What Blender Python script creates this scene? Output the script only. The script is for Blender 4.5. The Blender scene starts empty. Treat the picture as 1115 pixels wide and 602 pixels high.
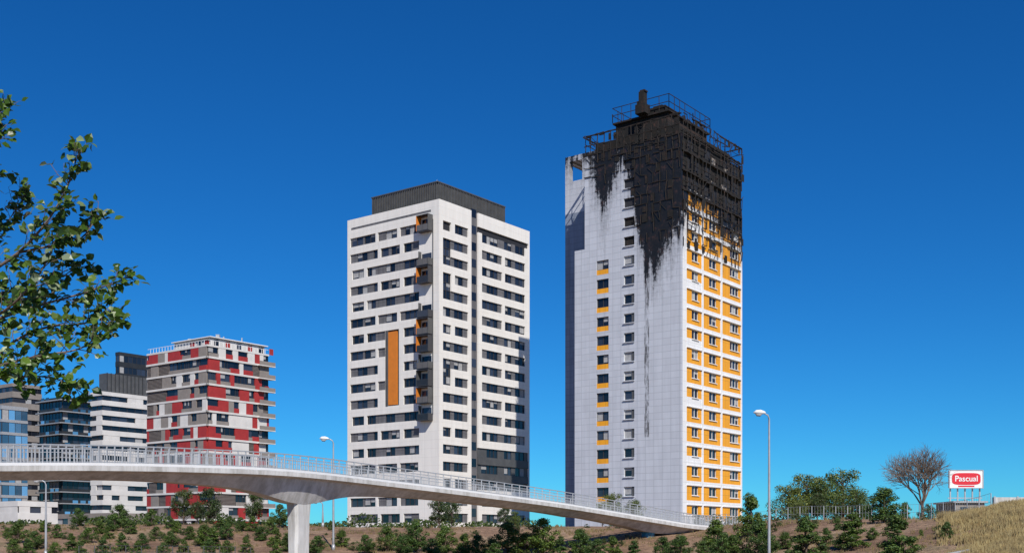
import bpy, math, random
from mathutils import Vector, noise as mn
random.seed(7)
F_PX=1250.0; CXP=557.5; HY=590.0; CZ=1.6
def P(px,py,D): return Vector(((px-CXP)/F_PX*D, D, CZ+(HY-py)/F_PX*D))
def zat(py,D): return CZ+(HY-py)/F_PX*D
U=Vector((-.795,.606,0)).normalized(); V=Vector((.606,.795,0)).normalized()
scene=bpy.context.scene
# ------------------------------------------------------------ materials
def mat(name,col=(.5,.5,.5),rough=.8,metal=0,spec=.5):
    m=bpy.data.materials.new(name); m.use_nodes=True
    b=m.node_tree.nodes['Principled BSDF']
    b.inputs['Base Color'].default_value=(*col,1); b.inputs['Roughness'].default_value=rough
    b.inputs['Metallic'].default_value=metal; b.inputs['Specular IOR Level'].default_value=spec
    return m
def N(m,t,**kw):
    n=m.node_tree.nodes.new(t)
    for k,v in kw.items(): setattr(n,k,v)
    return n
def L(m,a,b): m.node_tree.links.new(a,b)
def bsdf(m): return m.node_tree.nodes['Principled BSDF']
def ramp(m,fac,stops):
    r=N(m,'ShaderNodeValToRGB'); e=r.color_ramp.elements
    while len(e)<len(stops): e.new(.5)
    for el,(p,c) in zip(e,stops): el.position=p; el.color=(*c,1)
    L(m,fac,r.inputs[0]); return r.outputs[0]
def mix(m,fac,a,b,mode='MIX'):
    n=N(m,'ShaderNodeMix',data_type='RGBA',blend_type=mode)
    if isinstance(fac,(int,float)): n.inputs[0].default_value=fac
    else: L(m,fac,n.inputs[0])
    for i,x in ((6,a),(7,b)):
        if isinstance(x,tuple): n.inputs[i].default_value=(*x,1)
        else: L(m,x,n.inputs[i])
    return n.outputs[2]
def math_(m,op,a,b=None,c=None,clamp=False):
    n=N(m,'ShaderNodeMath',operation=op); n.use_clamp=clamp
    for i,x in enumerate((a,b,c)):
        if x is None: continue
        if isinstance(x,(int,float)): n.inputs[i].default_value=x
        else: L(m,x,n.inputs[i])
    return n.outputs[0]
def noise(m,scale,detail=4,vec=None,rough=.6):
    n=N(m,'ShaderNodeTexNoise'); n.inputs['Scale'].default_value=scale
    n.inputs['Detail'].default_value=detail; n.inputs['Roughness'].default_value=rough
    if vec is None:
        g=N(m,'ShaderNodeNewGeometry'); vec=g.outputs['Position']
    L(m,vec,n.inputs['Vector']); return n.outputs['Fac']
def uvnode(m): return N(m,'ShaderNodeUVMap').outputs[0]
def scalev(m,v,s):
    n=N(m,'ShaderNodeMapping'); n.inputs['Scale'].default_value=s; L(m,v,n.inputs[0]); return n.outputs[0]
def panel_color(m,col,joint,w,h,mort,var=.06,streak=.12):
    uv=uvnode(m)
    b=N(m,'ShaderNodeTexBrick'); b.offset=0; b.inputs['Scale'].default_value=1
    b.inputs['Brick Width'].default_value=w; b.inputs['Row Height'].default_value=h
    b.inputs['Mortar Size'].default_value=mort; b.inputs['Mortar Smooth'].default_value=.1
    b.inputs['Color1'].default_value=(*[c*(1-var) for c in col],1)
    b.inputs['Color2'].default_value=(*[min(1,c*(1+var)) for c in col],1)
    b.inputs['Mortar'].default_value=(*joint,1); L(m,uv,b.inputs[0])
    s=noise(m,1,4,scalev(m,uv,(1.3,.12,1)))
    f=ramp(m,s,[(.35,(1-streak*2,)*3),(.62,(1,1,1))])
    return mix(m,1,b.outputs[0],f,'MULTIPLY'),uv
def panel_mat(name,col,joint,w,h,mort,rough=.6,**k):
    m=mat(name,col,rough); c,_=panel_color(m,col,joint,w,h,mort,**k); L(m,c,bsdf(m).inputs['Base Color']); return m
def dirty(name,col,rough=.8,amt=.25,scale=.6,metal=0):
    m=mat(name,col,rough,metal); n=noise(m,scale,6)
    L(m,ramp(m,n,[(.3,tuple(c*(1-amt) for c in col)),(.7,tuple(min(1,c*(1+amt*.5)) for c in col))]),bsdf(m).inputs['Base Color']); return m
def glass(name,col,rough=.08,var=True):
    m=mat(name,col,rough,0,.6); bsdf(m).inputs['IOR'].default_value=1.5
    g=N(m,'ShaderNodeNewGeometry')
    L(m,ramp(m,g.outputs['Random Per Island'],[(0,tuple(c*.4 for c in col)),(.6,col),(1,tuple(min(1,c*2.6) for c in col))]),bsdf(m).inputs['Base Color'])
    bp=N(m,'ShaderNodeBump'); bp.inputs['Strength'].default_value=.15; bp.inputs['Distance'].default_value=.1
    L(m,noise(m,.8,2),bp.inputs['Height']); L(m,bp.outputs[0],bsdf(m).inputs['Normal'])
    return m
M={}
M['white']=panel_mat('white_panel_cladding',(.80,.765,.71),(.68,.65,.60),3.0,1.5,.025,var=.02,streak=.035)
M['glass']=glass('dark_window_glass',(.016,.02,.03))
M['glassb']=glass('blue_curtain_glass',(.05,.14,.25),.12)
M['curtain']=dirty('window_blind',(.36,.36,.36),.8,.2,2)
M['grey']=panel_mat('grey_infill_panel',(.15,.145,.15),(.08,.08,.08),1.2,3,.03)
M['dgrey']=dirty('dark_grey_metal',(.085,.085,.085),.5,.25,.8)
M['frame']=mat('window_frame_dark',(.04,.04,.045),.4)
M['wframe']=mat('window_frame_white',(.65,.65,.63),.5)
M['core']=mat('building_core',(.06,.06,.06),.9)
M['orange']=dirty('orange_panel',(.66,.2,.02),.6,.12,.9)
M['roof']=dirty('roof_gravel',(.25,.24,.22),.9)
M['slot']=mat('dark_slot',(.02,.02,.024),.7)
M['red']=dirty('red_panel',(.36,.03,.028),.6,.2,.7)
M['brown']=dirty('brown_louver',(.085,.065,.058),.7,.2,.8)
M['taupe']=dirty('taupe_panel',(.25,.22,.195),.7,.15,.8)
M['lwhite']=dirty('off_white_render',(.64,.62,.59),.8,.12,.4)
M['black']=dirty('black_metal_panel',(.025,.027,.03),.5,.3,.6)
M['concrete']=dirty('painted_concrete',(.60,.59,.57),.8,.16,.5)
M['steel']=dirty('galvanised_steel',(.42,.43,.44),.45,.15,3,.3)
M['whitep']=dirty('white_paint',(.78,.78,.77),.5,.06,2)
M['graf']=dirty('blue_painted_concrete',(.06,.30,.42),.7,.7,3)
m=M['concrete']; nn=noise(m,1,5,scalev(m,N(m,'ShaderNodeNewGeometry').outputs['Position'],(1.6,1.6,.25)),.7)
src=bsdf(m).inputs['Base Color'].links[0].from_socket
L(m,mix(m,1,src,ramp(m,nn,[(.36,(.68,.67,.64)),(.6,(1,1,1))]),'MULTIPLY'),bsdf(m).inputs['Base Color'])
# ------------------------------------------------------------ mesh builder
class MB:
    def __init__(s): s.v=[];s.f=[];s.m=[];s.uv=[];s.mats=[]
    def mi(s,k):
        if k not in s.mats: s.mats.append(k)
        return s.mats.index(k)
    def face(s,pts,k,uvs=None):
        b=len(s.v); s.v+= [tuple(p) for p in pts]; s.f.append(tuple(range(b,b+len(pts)))); s.m.append(s.mi(k))
        s.uv+= uvs if uvs else [(p[0],p[1]) for p in pts]
    def solid(s,verts,faces,k,uvf=None):
        b=len(s.v); s.v+=[tuple(p) for p in verts]
        for f in faces:
            s.f.append(tuple(b+i for i in f)); s.m.append(s.mi(k))
            s.uv+=[uvf[i] if uvf else (verts[i][0],verts[i][2]) for i in f]
    def box(s,F,s0,s1,z0,z1,o0,o1,k):
        O,d,n,sg=F
        pts=[];uv=[]
        for (a,o,z) in ((s0,o0,z0),(s1,o0,z0),(s1,o1,z0),(s0,o1,z0),(s0,o0,z1),(s1,o0,z1),(s1,o1,z1),(s0,o1,z1)):
            p=O+d*a+n*o; pts.append((p.x,p.y,z)); uv.append((sg*(a+abs(o)*.01),z))
        s.solid(pts,[(0,1,2,3),(4,7,6,5),(0,4,5,1),(1,5,6,2),(2,6,7,3),(3,7,4,0)],k,uv)
    def beam(s,a,b,w,k,w2=None):
        a=Vector(a);b=Vector(b);d=(b-a)
        if d.length<1e-6: return
        d.normalize(); up=Vector((0,0,1)) if abs(d.z)<.9 else Vector((1,0,0))
        x=d.cross(up).normalized(); y=x.cross(d); w2=w2 or w
        pts=[p+x*i*ww+y*j*ww for p,ww in ((a,w/2),(b,w2/2)) for i,j in ((-1,-1),(1,-1),(1,1),(-1,1))]
        s.solid(pts,[(3,2,1,0),(4,5,6,7),(0,1,5,4),(1,2,6,5),(2,3,7,6),(3,0,4,7)],k)
    def tube(s,pts,rads,k,seg=8):
        pts=[Vector(p) for p in pts]
        b=len(s.v)
        for i,p in enumerate(pts):
            d=(pts[min(i+1,len(pts)-1)]-pts[max(i-1,0)]).normalized()
            up=Vector((0,0,1)) if abs(d.z)<.95 else Vector((0,1,0))
            x=d.cross(up).normalized(); y=x.cross(d)
            for j in range(seg):
                a=2*math.pi*j/seg; s.v.append(tuple(p+x*math.cos(a)*rads[i]+y*math.sin(a)*rads[i]))
        for i in range(len(pts)-1):
            for j in range(seg):
                a=b+i*seg+j; c=b+i*seg+(j+1)%seg
                s.f.append((a,c,c+seg,a+seg)); s.m.append(s.mi(k)); s.uv+=[(0,0)]*4
        s.f.append(tuple(b+j for j in reversed(range(seg)))); s.m.append(s.mi(k)); s.uv+=[(0,0)]*seg
        e=b+(len(pts)-1)*seg
        s.f.append(tuple(e+j for j in range(seg))); s.m.append(s.mi(k)); s.uv+=[(0,0)]*seg
    def mesh(s,name):
        me=bpy.data.meshes.new(name); me.from_pydata(s.v,[],s.f)
        for k in s.mats: me.materials.append(M[k])
        me.polygons.foreach_set('material_index',s.m)
        ul=me.uv_layers.new(name='UVMap'); flat=[c for t in s.uv for c in t]; ul.data.foreach_set('uv',flat)
        me.update(); return me
    def obj(s,name,parent=None,smooth=False):
        me=s.mesh(name)
        if smooth: me.polygons.foreach_set('use_smooth',[True]*len(me.polygons))
        o=bpy.data.objects.new(name,me); scene.collection.objects.link(o)
        if parent: o.parent=parent
        return o
def empty(name):
    o=bpy.data.objects.new(name,None); scene.collection.objects.link(o); return o
# ------------------------------------------------------------ terrain
def lerp(tab,x):
    if x<=tab[0][0]: return tab[0][1]
    for (a,va),(b,vb) in zip(tab,tab[1:]):
        if x<=b:
            t=(x-a)/(b-a); return va+(vb-va)*t
    return tab[-1][1]
D0=[(-200,88),(250,92),(500,98),(760,100),(850,80),(1000,66),(1150,60)]
D1=[(-200,122),(250,122),(760,122),(850,112),(1000,100),(1060,92),(1150,84)]
YC=[(-200,572),(0,571),(200,571),(400,574),(760,573),(840,567),(1040,563),(1065,558),(1090,551),(1150,545)]
def terrain(x,y):
    if y<30: return 0.0
    px=CXP+F_PX*x/max(y,1); px=max(-200,min(1150,px))
    d0=lerp(D0,px); d1=lerp(D1,px); zc=CZ+(HY-lerp(YC,px))/F_PX*d1
    t=max(0,min(1,(y-d0)/(d1-d0))); 
    z=zc*(t*t*(3-2*t)*.5+t*.5)
    far=max(0,min(1,(y-d1)/60)); z=z*(1-far)+3.3*far
    if 60<y<260: z+=.25*mn.noise(Vector((x*.13,y*.13,0)))*min(1,t*2)*(1-far)+.12*mn.noise(Vector((x*.6,y*.6,3)))*min(1,t*2)*(1-far)
    return z
xs=[-6000,-3000,-1500,-800,-400,-250,-160]; a=-110
while a<=100: xs.append(a); a+=1.2
xs+=[130,180,280,450,900,1800,3500,6000]
ys=[-3000,-800,-200,-50,0,20,35,45]; a=52
while a<=145: ys.append(a); a+=1.0
ys+=[155,170,190,220,260,320,420,600,1000,2000,4000,8000]
me=bpy.data.meshes.new('ground'); vs=[(x,y,terrain(x,y)) for y in ys for x in xs]; nx=len(xs)
fs=[(j*nx+i,j*nx+i+1,(j+1)*nx+i+1,(j+1)*nx+i) for j in range(len(ys)-1) for i in range(nx-1)]
me.from_pydata(vs,[],fs); me.polygons.foreach_set('use_smooth',[True]*len(fs))
g=mat('dry_soil',(.2,.14,.09),.95)
c1=ramp(g,noise(g,.14,6),[(.36,(.22,.125,.07)),(.47,(.32,.195,.12)),(.6,(.40,.27,.165)),(.74,(.15,.13,.055))])
gp=N(g,'ShaderNodeSeparateXYZ'); L(g,N(g,'ShaderNodeNewGeometry').outputs['Position'],gp.inputs[0])
fx=math_(g,'MULTIPLY_ADD',math_(g,'ADD',gp.outputs[0],math_(g,'MULTIPLY',noise(g,.35,4),8)),.14,-5.2,clamp=True)
c1=mix(g,fx,c1,(.44,.33,.17))
c2=ramp(g,noise(g,1.8,8,rough=.75),[(.34,(.42,.40,.37)),(.60,(1,1,1))])
L(g,mix(g,1,c1,c2,'MULTIPLY'),bsdf(g).inputs['Base Color'])
bp=N(g,'ShaderNodeBump'); bp.inputs['Strength'].default_value=.8; bp.inputs['Distance'].default_value=.5
L(g,noise(g,1.2,8,rough=.7),bp.inputs['Height']); L(g,bp.outputs[0],bsdf(g).inputs['Normal'])
me.materials.append(g); o=bpy.data.objects.new('ground',me); scene.collection.objects.link(o)
# ------------------------------------------------------------ building helpers
def frames(corner):
    c=Vector((corner.x,corner.y,0))
    return (c,U,-V,-1),(c,V,-U,1)
def s_at(c,d,px):
    t=(px-CXP)/F_PX; return (t*c.y-c.x)/(d.x-t*d.y)
def window(mb,F,s0,s1,z0,z1,fr='frame',mull=1.3,blind=.25,gl='glass'):
    n=max(1,round((s1-s0)/mull)); w=(s1-s0)/n
    for i in range(n):
        a=s0+i*w; b=a+w
        mb.box(F,a+.04,b-.04,z0,z1,.03,.06,gl)
        if random.random()<blind:
            h=(z1-z0)*random.choice((.3,.5,.8,1)); mb.box(F,a+.05,b-.05,z1-h,z1-.03,.065,.09,'curtain')
    for i in range(n+1):
        a=s0+i*w; mb.box(F,a-.05 if i else a,a+.05 if i<n else a,z0,z1,.06,.15,fr)
    mb.box(F,s0,s1,z0,z0+.08,.062,.17,fr); mb.box(F,s0,s1,z1-.08,z1,.062,.148,fr)
def core(mb,c,Lu,Lv,z0,z1,k='core'):
    F=(Vector((c.x,c.y,0)),U,V,1); mb.box(F,0,Lu,z0,z1,0,Lv,k)

# ============================================================ white residential tower (middle)
def middle_tower():
    root=empty('white_apartment_tower')
    c=P(478,590,200); FL,FR=frames(c); Lu=s_at(c,U,380); Lv=s_at(c,V,573.5)
    base=2.5; top=61.2; T=.4
    mb=MB(); core(mb,c,Lu,Lv,base,top-1.2)
    zc0=56.9; H=3.0; wh=1.62
    sl=lambda p:s_at(c,U,p); sr=lambda p:s_at(c,V,p)
    def seg(F,a,b,z0,z1,kind):
        if a>b:a,b=b,a
        if kind=='wall': mb.box(F,a,b,z0,z1,0,T,'white')
        elif kind=='grey': mb.box(F,a,b,z0,z1,0,.18,'grey')
        elif kind=='dg': mb.box(F,a,b,z0,z1,0,.16,'dgrey')
        elif kind=='slot': mb.box(F,a,b,z0,z1,0,.02,'slot')
        else: window(mb,F,a,b,z0,z1)
    pats=[[(380,383,'wall'),(383,396,'win'),(396,398,'grey'),(398,410.5,'win'),(410.5,413,'wall'),(413,421,'grey'),(421,434,'win'),(434,437,'wall'),(437,442,'grey'),(442,457,'win'),(457,478,'wall')],
          [(380,383,'wall'),(383,390,'grey'),(390,401,'win'),(401,408,'grey'),(408,413,'win'),(413,416,'wall'),(416,424,'win'),(424,427,'grey'),(427,437,'win'),(437,441,'wall'),(441,449,'win'),(449,458,'grey'),(458,478,'wall')],
          [(380,385,'wall'),(385,398,'win'),(398,401,'wall'),(401,410,'win'),(410,421,'grey'),(421,431,'win'),(431,441,'grey'),(441,458,'win'),(458,478,'wall')]]
    for i in range(19):
        zc=zc0-H*i; z0=zc-wh/2; z1=zc+wh/2
        pat=list(pats[(i*7+i//3)%3])
        if 6<=i<=10:
            pat=[p for p in pat if p[1]<=422]+[(pat[[q[1]<=422 for q in pat].index(False)][0],421,'wall'),(436,441,'wall'),(441,456,'win'),(456,478,'wall')]
        for (a,b,k) in pat:
            if b<a: continue
            x1=sl(a); x0=sl(b)
            if b==478: x0=-T
            seg(FL,x0,x1,z0,z1,k)
        if 6<=i<=9:
            mb.box(FL,-T,sl(436),z0-(H-wh),z0,0,T,'white'); mb.box(FL,sl(421),sl(380),z0-(H-wh),z0,0,T,'white')
        else: mb.box(FL,-T,sl(380),max(base,z0-(H-wh)),z0,0,T,'white')
        rp=[(478,480.5,'wall'),(480.5,489.5,'win' if i>0 else 'slot'),(489.5,493.5,'grey' if i%3 else 'wall'),(493.5,503,'win'),(503,508,'grey'),(508,511.5,'wall'),
            (519,523,'wall'),(523,529,'grey' if i%2 else 'win'),(529,541,'win'),(541,545,'grey'),(545,548,'wall' if i%3 else 'grey'),(548,556,'win'),(556,560,'grey'),(560,570,'win'),(570,573.5,'wall')]
        if i in(13,14,15): rp=[r if r[0]<519 else (r[0],r[1],'dg' if r[2]!='win' else 'win') for r in rp]
        for (a,b,k) in rp: seg(FR,sr(a),sr(b),z0,z1,k)
        sb=max(base,z0-(H-wh))
        if i in (1,3,8):
            mb.box(FR,0,sr(480.5),sb,z0,0,T,'white'); window(mb,FR,sr(480.5),sr(489.5),sb,z0); mb.box(FR,sr(489.5),sr(511.5),sb,z0,0,T,'white')
        else: mb.box(FR,0,sr(511.5),sb,z0,0,T,'white')
        mb.box(FR,sr(519),Lv,sb,z0,0,T,'dgrey' if i in(13,14) else 'white')
    zt=zc0+wh/2
    mb.box(FL,-T,Lu,zt,top,0,T,'white'); mb.box(FR,0,sr(511.5),zt,top,0,T,'white')
    mb.box(FR,sr(519),Lv,zt+1.0,top,0,T,'white'); mb.box(FR,sr(519),Lv,zt,zt+1.0,0,.1,'slot')
    mb.box(FL,1.5,Lu-1,zt+1.55,zt+1.95,T,T+.01,'grey')
    mb.box(FR,sr(511.5),sr(519),base,top,0,.08,'grey')
    for i in range(20):
        z=base+.7+i*3; mb.box(FR,sr(512.5),sr(518),z,z+1.5,.08,.11,'glass')
    za,zb=zc0-H*10-wh/2,zc0-H*6+wh/2
    mb.box(FL,sl(436),sl(421),za,zb,0,.06,'slot')
    mb.box(FL,sl(433.5),sl(424),za+.2,zb-.3,.06,.30,'orange'); mb.box(FL,sl(424),sl(421.8),za,zb,.061,T+.06,'dgrey')
    FB=(Vector((c.x,c.y,0))+U*Lu,V,U,1); mb.box(FB,0,Lv,base,top,0,T,'white')
    FB=(Vector((c.x,c.y,0))+V*Lv,U,V,1); mb.box(FB,-T,Lu,base,top,0,T,'white')
    mb.box((Vector((c.x,c.y,0)),U,V,1),.1,Lu-.1,top-1.2,top-.9,.1,Lv-.1,'roof')
    mb.obj('facades',root)
    mb=MB(); a,b=sl(473),sl(460)
    for i in range(19):
        zc=zc0-H*i; z0=zc-.95
        if i in (1,4) or i>11: continue
        bl=(i%3!=2)
        mb.box(FL,a,b,z0-.15,z0,T,T+1.3,'frame')
        mb.box(FL,a,a+.08,z0,z0+(2.6 if bl else 1.1),T,T+1.3,'frame' if i%2 else 'dgrey')
        mb.box(FL,b-.1,b,z0,z0+2.6,T,T+(1.3 if bl else .7),'orange' if i in(0,3,6,7,10) else 'dgrey')
        mb.box(FL,a+.08,b-.1,z0,z0+1.0,T+1.22,T+1.27,'glass' if i%2 else 'grey')
        mb.box(FL,a+.3,b-.3,z0,z0+2.2,T,T+.03,'glass')
        if bl: mb.box(FL,a+.001,b-.001,z0+2.6,z0+2.72,T,T+1.3,'frame')
        k=a+.2
        while k<b-.2: mb.box(FL,k,k+.03,z0,z0+1.1,T+1.28,T+1.31,'dgrey'); k+=.25
    mb.box(FL,a-.1,a-.02,zc0-11*H,zc0+1,T,T+.14,'dgrey')
    mb.obj('balconies',root)
    mb=MB(); cc=Vector((c.x,c.y,0))+U*1.2+V*1.0
    lu=s_at(cc,U,405); lv=s_at(cc,V,549.5)
    Fc=(cc,U,V,1); ztp=zat(199,cc.y)
    mb.box(Fc,0,lu,top-1,ztp,0,lv,'dgrey')
    Fa=(cc,U,-V,-1);Fb=(cc,V,-U,1)
    for F,l in((Fa,lu),(Fb,lv)):
        k=.1
        while k<l-.1: mb.box(F,k,k+.14,top-1,ztp+.05,.0,.2,'dgrey'); k+=.42
        mb.box(F,-.2,l,ztp+.05,ztp+.25,-.1,.25,'dgrey')
    for j in range(7):
        p=cc+U*(1+j*1.9)+V*(1+j*2.1); mb.beam((p.x,p.y,ztp),(p.x,p.y,ztp+.9),.06,'steel')
    mb.obj('roof_plant_screen',root)
middle_tower()

# ============================================================ burnt tower
BT=P(741,590,170)
def tz(px,py,d):
    s=s_at(BT,d,px); return s,zat(py,BT.y+s*d.y)
curve=[]
for px,py in [(615,150),(638,163),(646,184),(652,212),(660,236),(667,204),(674,180),(684,188),(690,218),(697,266),(706,298),(716,292),(726,274),(734,264),(741,250)]:
    s,z=tz(px,py,U); curve.append((-s,z))
for px,py in [(750,216),(765,226),(780,250),(792,264),(803,268),(812,270)]:
    s,z=tz(px,py,V); curve.append((s,z))
CH=[(.34,(.003,.003,.003)),(.53,(.009,.008,.0075)),(.61,(.036,.018,.013)),(.67,(.075,.036,.026)),(.72,(.014,.013,.012)),(.80,(.19,.18,.17))]
def charred(m,colsock,full=False):
    uv=uvnode(m); sp=N(m,'ShaderNodeSeparateXYZ'); L(m,uv,sp.inputs[0])
    x,z=sp.outputs[0],sp.outputs[1]
    fc=N(m,'ShaderNodeFloatCurve'); cu=fc.mapping.curves[0]
    pts=[((a+25)/50,b/70) for a,b in sorted(curve)]
    cu.points[0].location=(0,pts[0][1]); cu.points[1].location=(1,pts[-1][1])
    for p in pts: q=cu.points.new(*p); q.handle_type='VECTOR'
    fc.mapping.update()
    L(m,math_(m,'DIVIDE',math_(m,'ADD',x,25),50),fc.inputs['Value'])
    T=math_(m,'MULTIPLY',fc.outputs[0],70)
    n1=noise(m,1,5,scalev(m,uv,(1.5,.10,1)),.7); n2=noise(m,1.6,7,uv,.75)
    d=math_(m,'SUBTRACT',z,T)
    e=math_(m,'ADD',d,math_(m,'MULTIPLY',math_(m,'SUBTRACT',n1,.5),21))
    e2=math_(m,'ADD',e,math_(m,'MULTIPLY',math_(m,'SUBTRACT',n2,.5),13))
    hard=math_(m,'MULTIPLY_ADD',e2,.5,.5,clamp=True)
    soft=math_(m,'MULTIPLY',math_(m,'MULTIPLY_ADD',math_(m,'ADD',e2,5.5),.12,0.0,clamp=True),.65)
    sx=s_at(BT,U,705.5)
    w=math_(m,'ABSOLUTE',math_(m,'ADD',x,sx))
    st=math_(m,'MULTIPLY',math_(m,'LESS_THAN',w,.42),math_(m,'MULTIPLY_ADD',math_(m,'SUBTRACT',noise(m,1,5,scalev(m,uv,(2.5,.35,1)),.8),.46),9,0,clamp=True))
    st=math_(m,'MULTIPLY',st,math_(m,'GREATER_THAN',z,zat(475,172)))
    soft=math_(m,'MAXIMUM',soft,math_(m,'MULTIPLY',st,.85))
    cc=ramp(m,noise(m,.9,8,uv,.8),CH)
    c=mix(m,soft,colsock,(.045,.04,.037)); c=mix(m,hard,c,cc)
    return c
def bm(name,col,joint,w,h,mort,streak=.06,var=.05,rough=.5):
    m=mat(name,col,rough); c,_=panel_color(m,col,joint,w,h,mort,var=var,streak=streak)
    L(m,charred(m,c),bsdf(m).inputs['Base Color']); return m
M['bgrey']=bm('light_grey_aluminium_panel_sooted',(.53,.55,.60),(.39,.41,.45),1.45,1.0,.035,.045,.04)
M['bwhite']=bm('white_aluminium_panel_sooted',(.80,.79,.78),(.6,.6,.6),1.9,1.5,.03,.03,.03)
M['borange']=bm('orange_panel_sooted',(.84,.36,.015),(.55,.27,.02),1.0,3,.03,.03)
M['bshade']=panel_mat('grey_panel_painted_shade',(.24,.28,.36),(.17,.2,.26),1.45,1.0,.04)  # wing panels in shadow: the shade is put into this darker blue-grey
m=mat('charred_wall',(.02,.02,.02),.95); uvx=uvnode(m)
L(m,ramp(m,noise(m,.8,9,uvx,.8),CH),bsdf(m).inputs['Base Color']); M['char']=m
m=mat('burnt_steel',(.02,.015,.012),.9)
L(m,ramp(m,noise(m,1.3,4),[(.4,(.006,.006,.006)),(.62,(.022,.014,.011)),(.78,(.07,.033,.022))]),bsdf(m).inputs['Base Color']); M['bsteel']=m
def burnt_tower():
    root=empty('fire_damaged_apartment_tower'); c=BT; FL,FR=frames(c)
    Lu=s_at(c,U,638); Lv=s_at(c,V,806); base=2.5; T=.35; rnd=random.Random(3)
    sl=lambda p:s_at(c,U,p); sr=lambda p:s_at(c,V,p)
    solid=zat(146,170)
    H=2.93
    mb=MB(); core(mb,c,Lu,Lv,base,solid-.5)
    zA=zat(289,BT.y+sl(657)*U.y)
    A0,A1=sl(664),sl(651); B0,B1=sl(692),sl(680.5)
    mb.box(FL,-T,B0,base,solid,0,T,'bgrey'); mb.box(FL,B1,A0,base,solid,0,T,'bgrey'); mb.box(FL,A1,Lu,base,solid,0,T,'bgrey')
    zc=zA
    while zc+H<solid-1: zc+=H
    prev=solid
    prevA=solid
    while zc>base+1:
        w0,w1=zc-.72,zc+.72
        mb.box(FL,B0,B1,w1,prev,0,T,'bgrey'); prev=w0
        if zc>zat(270,172):
            mb.box(FL,B0,B1,w0,w1,0,.05,'slot' if rnd.random()<.6 else 'char')
        else:
            window(mb,FL,B0+.55,B1,w0,w1,'wframe',1.0,.25); mb.box(FL,B0,B0+.55,w0,w1,0,.2,'dgrey')
        mb.box(FL,B0-.05,B1+.1,w0-.12,w0-.01,T,T+.2,'bgrey')
        if zc<=zA+.1:
            mb.box(FL,A0,A1,w1,prevA,0,T,'bgrey'); prevA=w0-.75
            window(mb,FL,A0,A1,w0,w1,'frame',1.1,.25)
            mb.box(FL,A0,A1,w0-.75,w0,0,.30,'borange')
        zc-=H
    mb.box(FL,B0,B1,base,prev,0,T,'bgrey'); mb.box(FL,A0,A1,base,prevA,0,T,'bgrey')
    Le=sl(627); ze=zat(272,c.y+Lu*U.y)
    mb.box(FL,Lu,Le,base,ze,-6,T-.02,'bgrey')
    cw=Vector((c.x,c.y,0))+V*7.0
    Lw=s_at(cw,U,615.5); zw=zat(172,cw.y+Lw*U.y)
    FW=(cw,U,-V,-1)
    mb.box(FW,Lu-.5,Lw,base,zw-9.5,-8,0,'bshade')  # lower wing, cast shadow painted in as panel colour
    mb.box(FW,Lu-.5,Lw,zw-9.5,zw-4.2,-8,0,'bgrey')
    mb.box(FW,Lu-.5,Lw,zw-.9,zw,-8,0,'bgrey'); mb.box(FW,Lw-.9,Lw,zw-4.2,zw-.9,-.9,0,'bgrey'); mb.box(FW,Lw-.9,Lw,zw-4.2,zw-.9,-8,-7.1,'bgrey')
    mb.box(FW,Lu-.5,Lw-3.4,zw-4.2,zw-.9,-8,0,'bgrey')
    FB=(Vector((c.x,c.y,0))+U*Lu,V,U,1); mb.box(FB,0,Lv,base,solid,0,.2,'bgrey')
    FB=(Vector((c.x,c.y,0))+V*Lv,U,V,1); mb.box(FB,0,Lu,base,solid,0,T,'bgrey')
    pier=[(0,sr(745.5)),(sr(762),sr(764)),(sr(782.5),sr(784.5)),(sr(804.6),Lv)]
    bays=[(pier[0][1],pier[1][0]),(pier[1][1],pier[2][0]),(pier[2][1],pier[3][0])]
    zchar=zat(206,170)
    for a,b in pier: mb.box(FR,a,b,base,zchar,0,T,'bwhite')
    z=zA; 
    while z+H<zchar: z+=H
    i=0; ptop=zchar; AP=.80
    while z>base+.5:
        w0,w1=z-.70,z+.75
        for bi,(a,b) in enumerate(bays):
            mb.box(FR,a,b,w1,ptop,0,T-.03,'bwhite')
            m1=a+(b-a)*(.42 if bi!=1 else .34); m2=a+(b-a)*(.90 if bi!=1 else .78)
            if bi==0: m1,m2=a+(b-a)*.36,a+(b-a)*.80
            mb.box(FR,a,m1,w0,w1,0,.27,'borange')
            burnt=(z>zat(240,175))
            if burnt: mb.box(FR,m1,m2,w0,w1,0,.03,'slot')
            else:
                window(mb,FR,m1,m2,w0,w1,'wframe',1.0,.25)
                mb.box(FR,m1-.06,m2+.06,w0-.1,w0,.27,.42,'bwhite')
            mb.box(FR,m2,b,w0,w1,0,.27,'borange')
            ap='borange' if not(bi==0 and i%3==1) else 'bwhite'
            mb.box(FR,a,b,w0-AP,w0,0,.27,ap)
            mb.box(FR,a,b,w1-.02,w1+.12,T-.03,T+.12,'bwhite')
        ptop=w0-AP; z-=H; i+=1
    for a,b in bays: mb.box(FR,a,b,base,ptop,0,T-.03,'bwhite')
    mb.obj('facades',root)
    # ---- charred exposed storeys and roof
    mb=MB(); ztop=zat(124,170)
    mb.box(FR,0,Lv,zchar,solid,0,.04,'char')
    z=zchar; zs=[]
    while z<ztop+.1: zs.append(z); z+=1.46
    for j,z in enumerate(zs):
        if j%2==0: mb.box(FR,-.3,Lv-.3,z-.12,z+.12,.04,.5 if z<solid else .2,'char')
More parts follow.
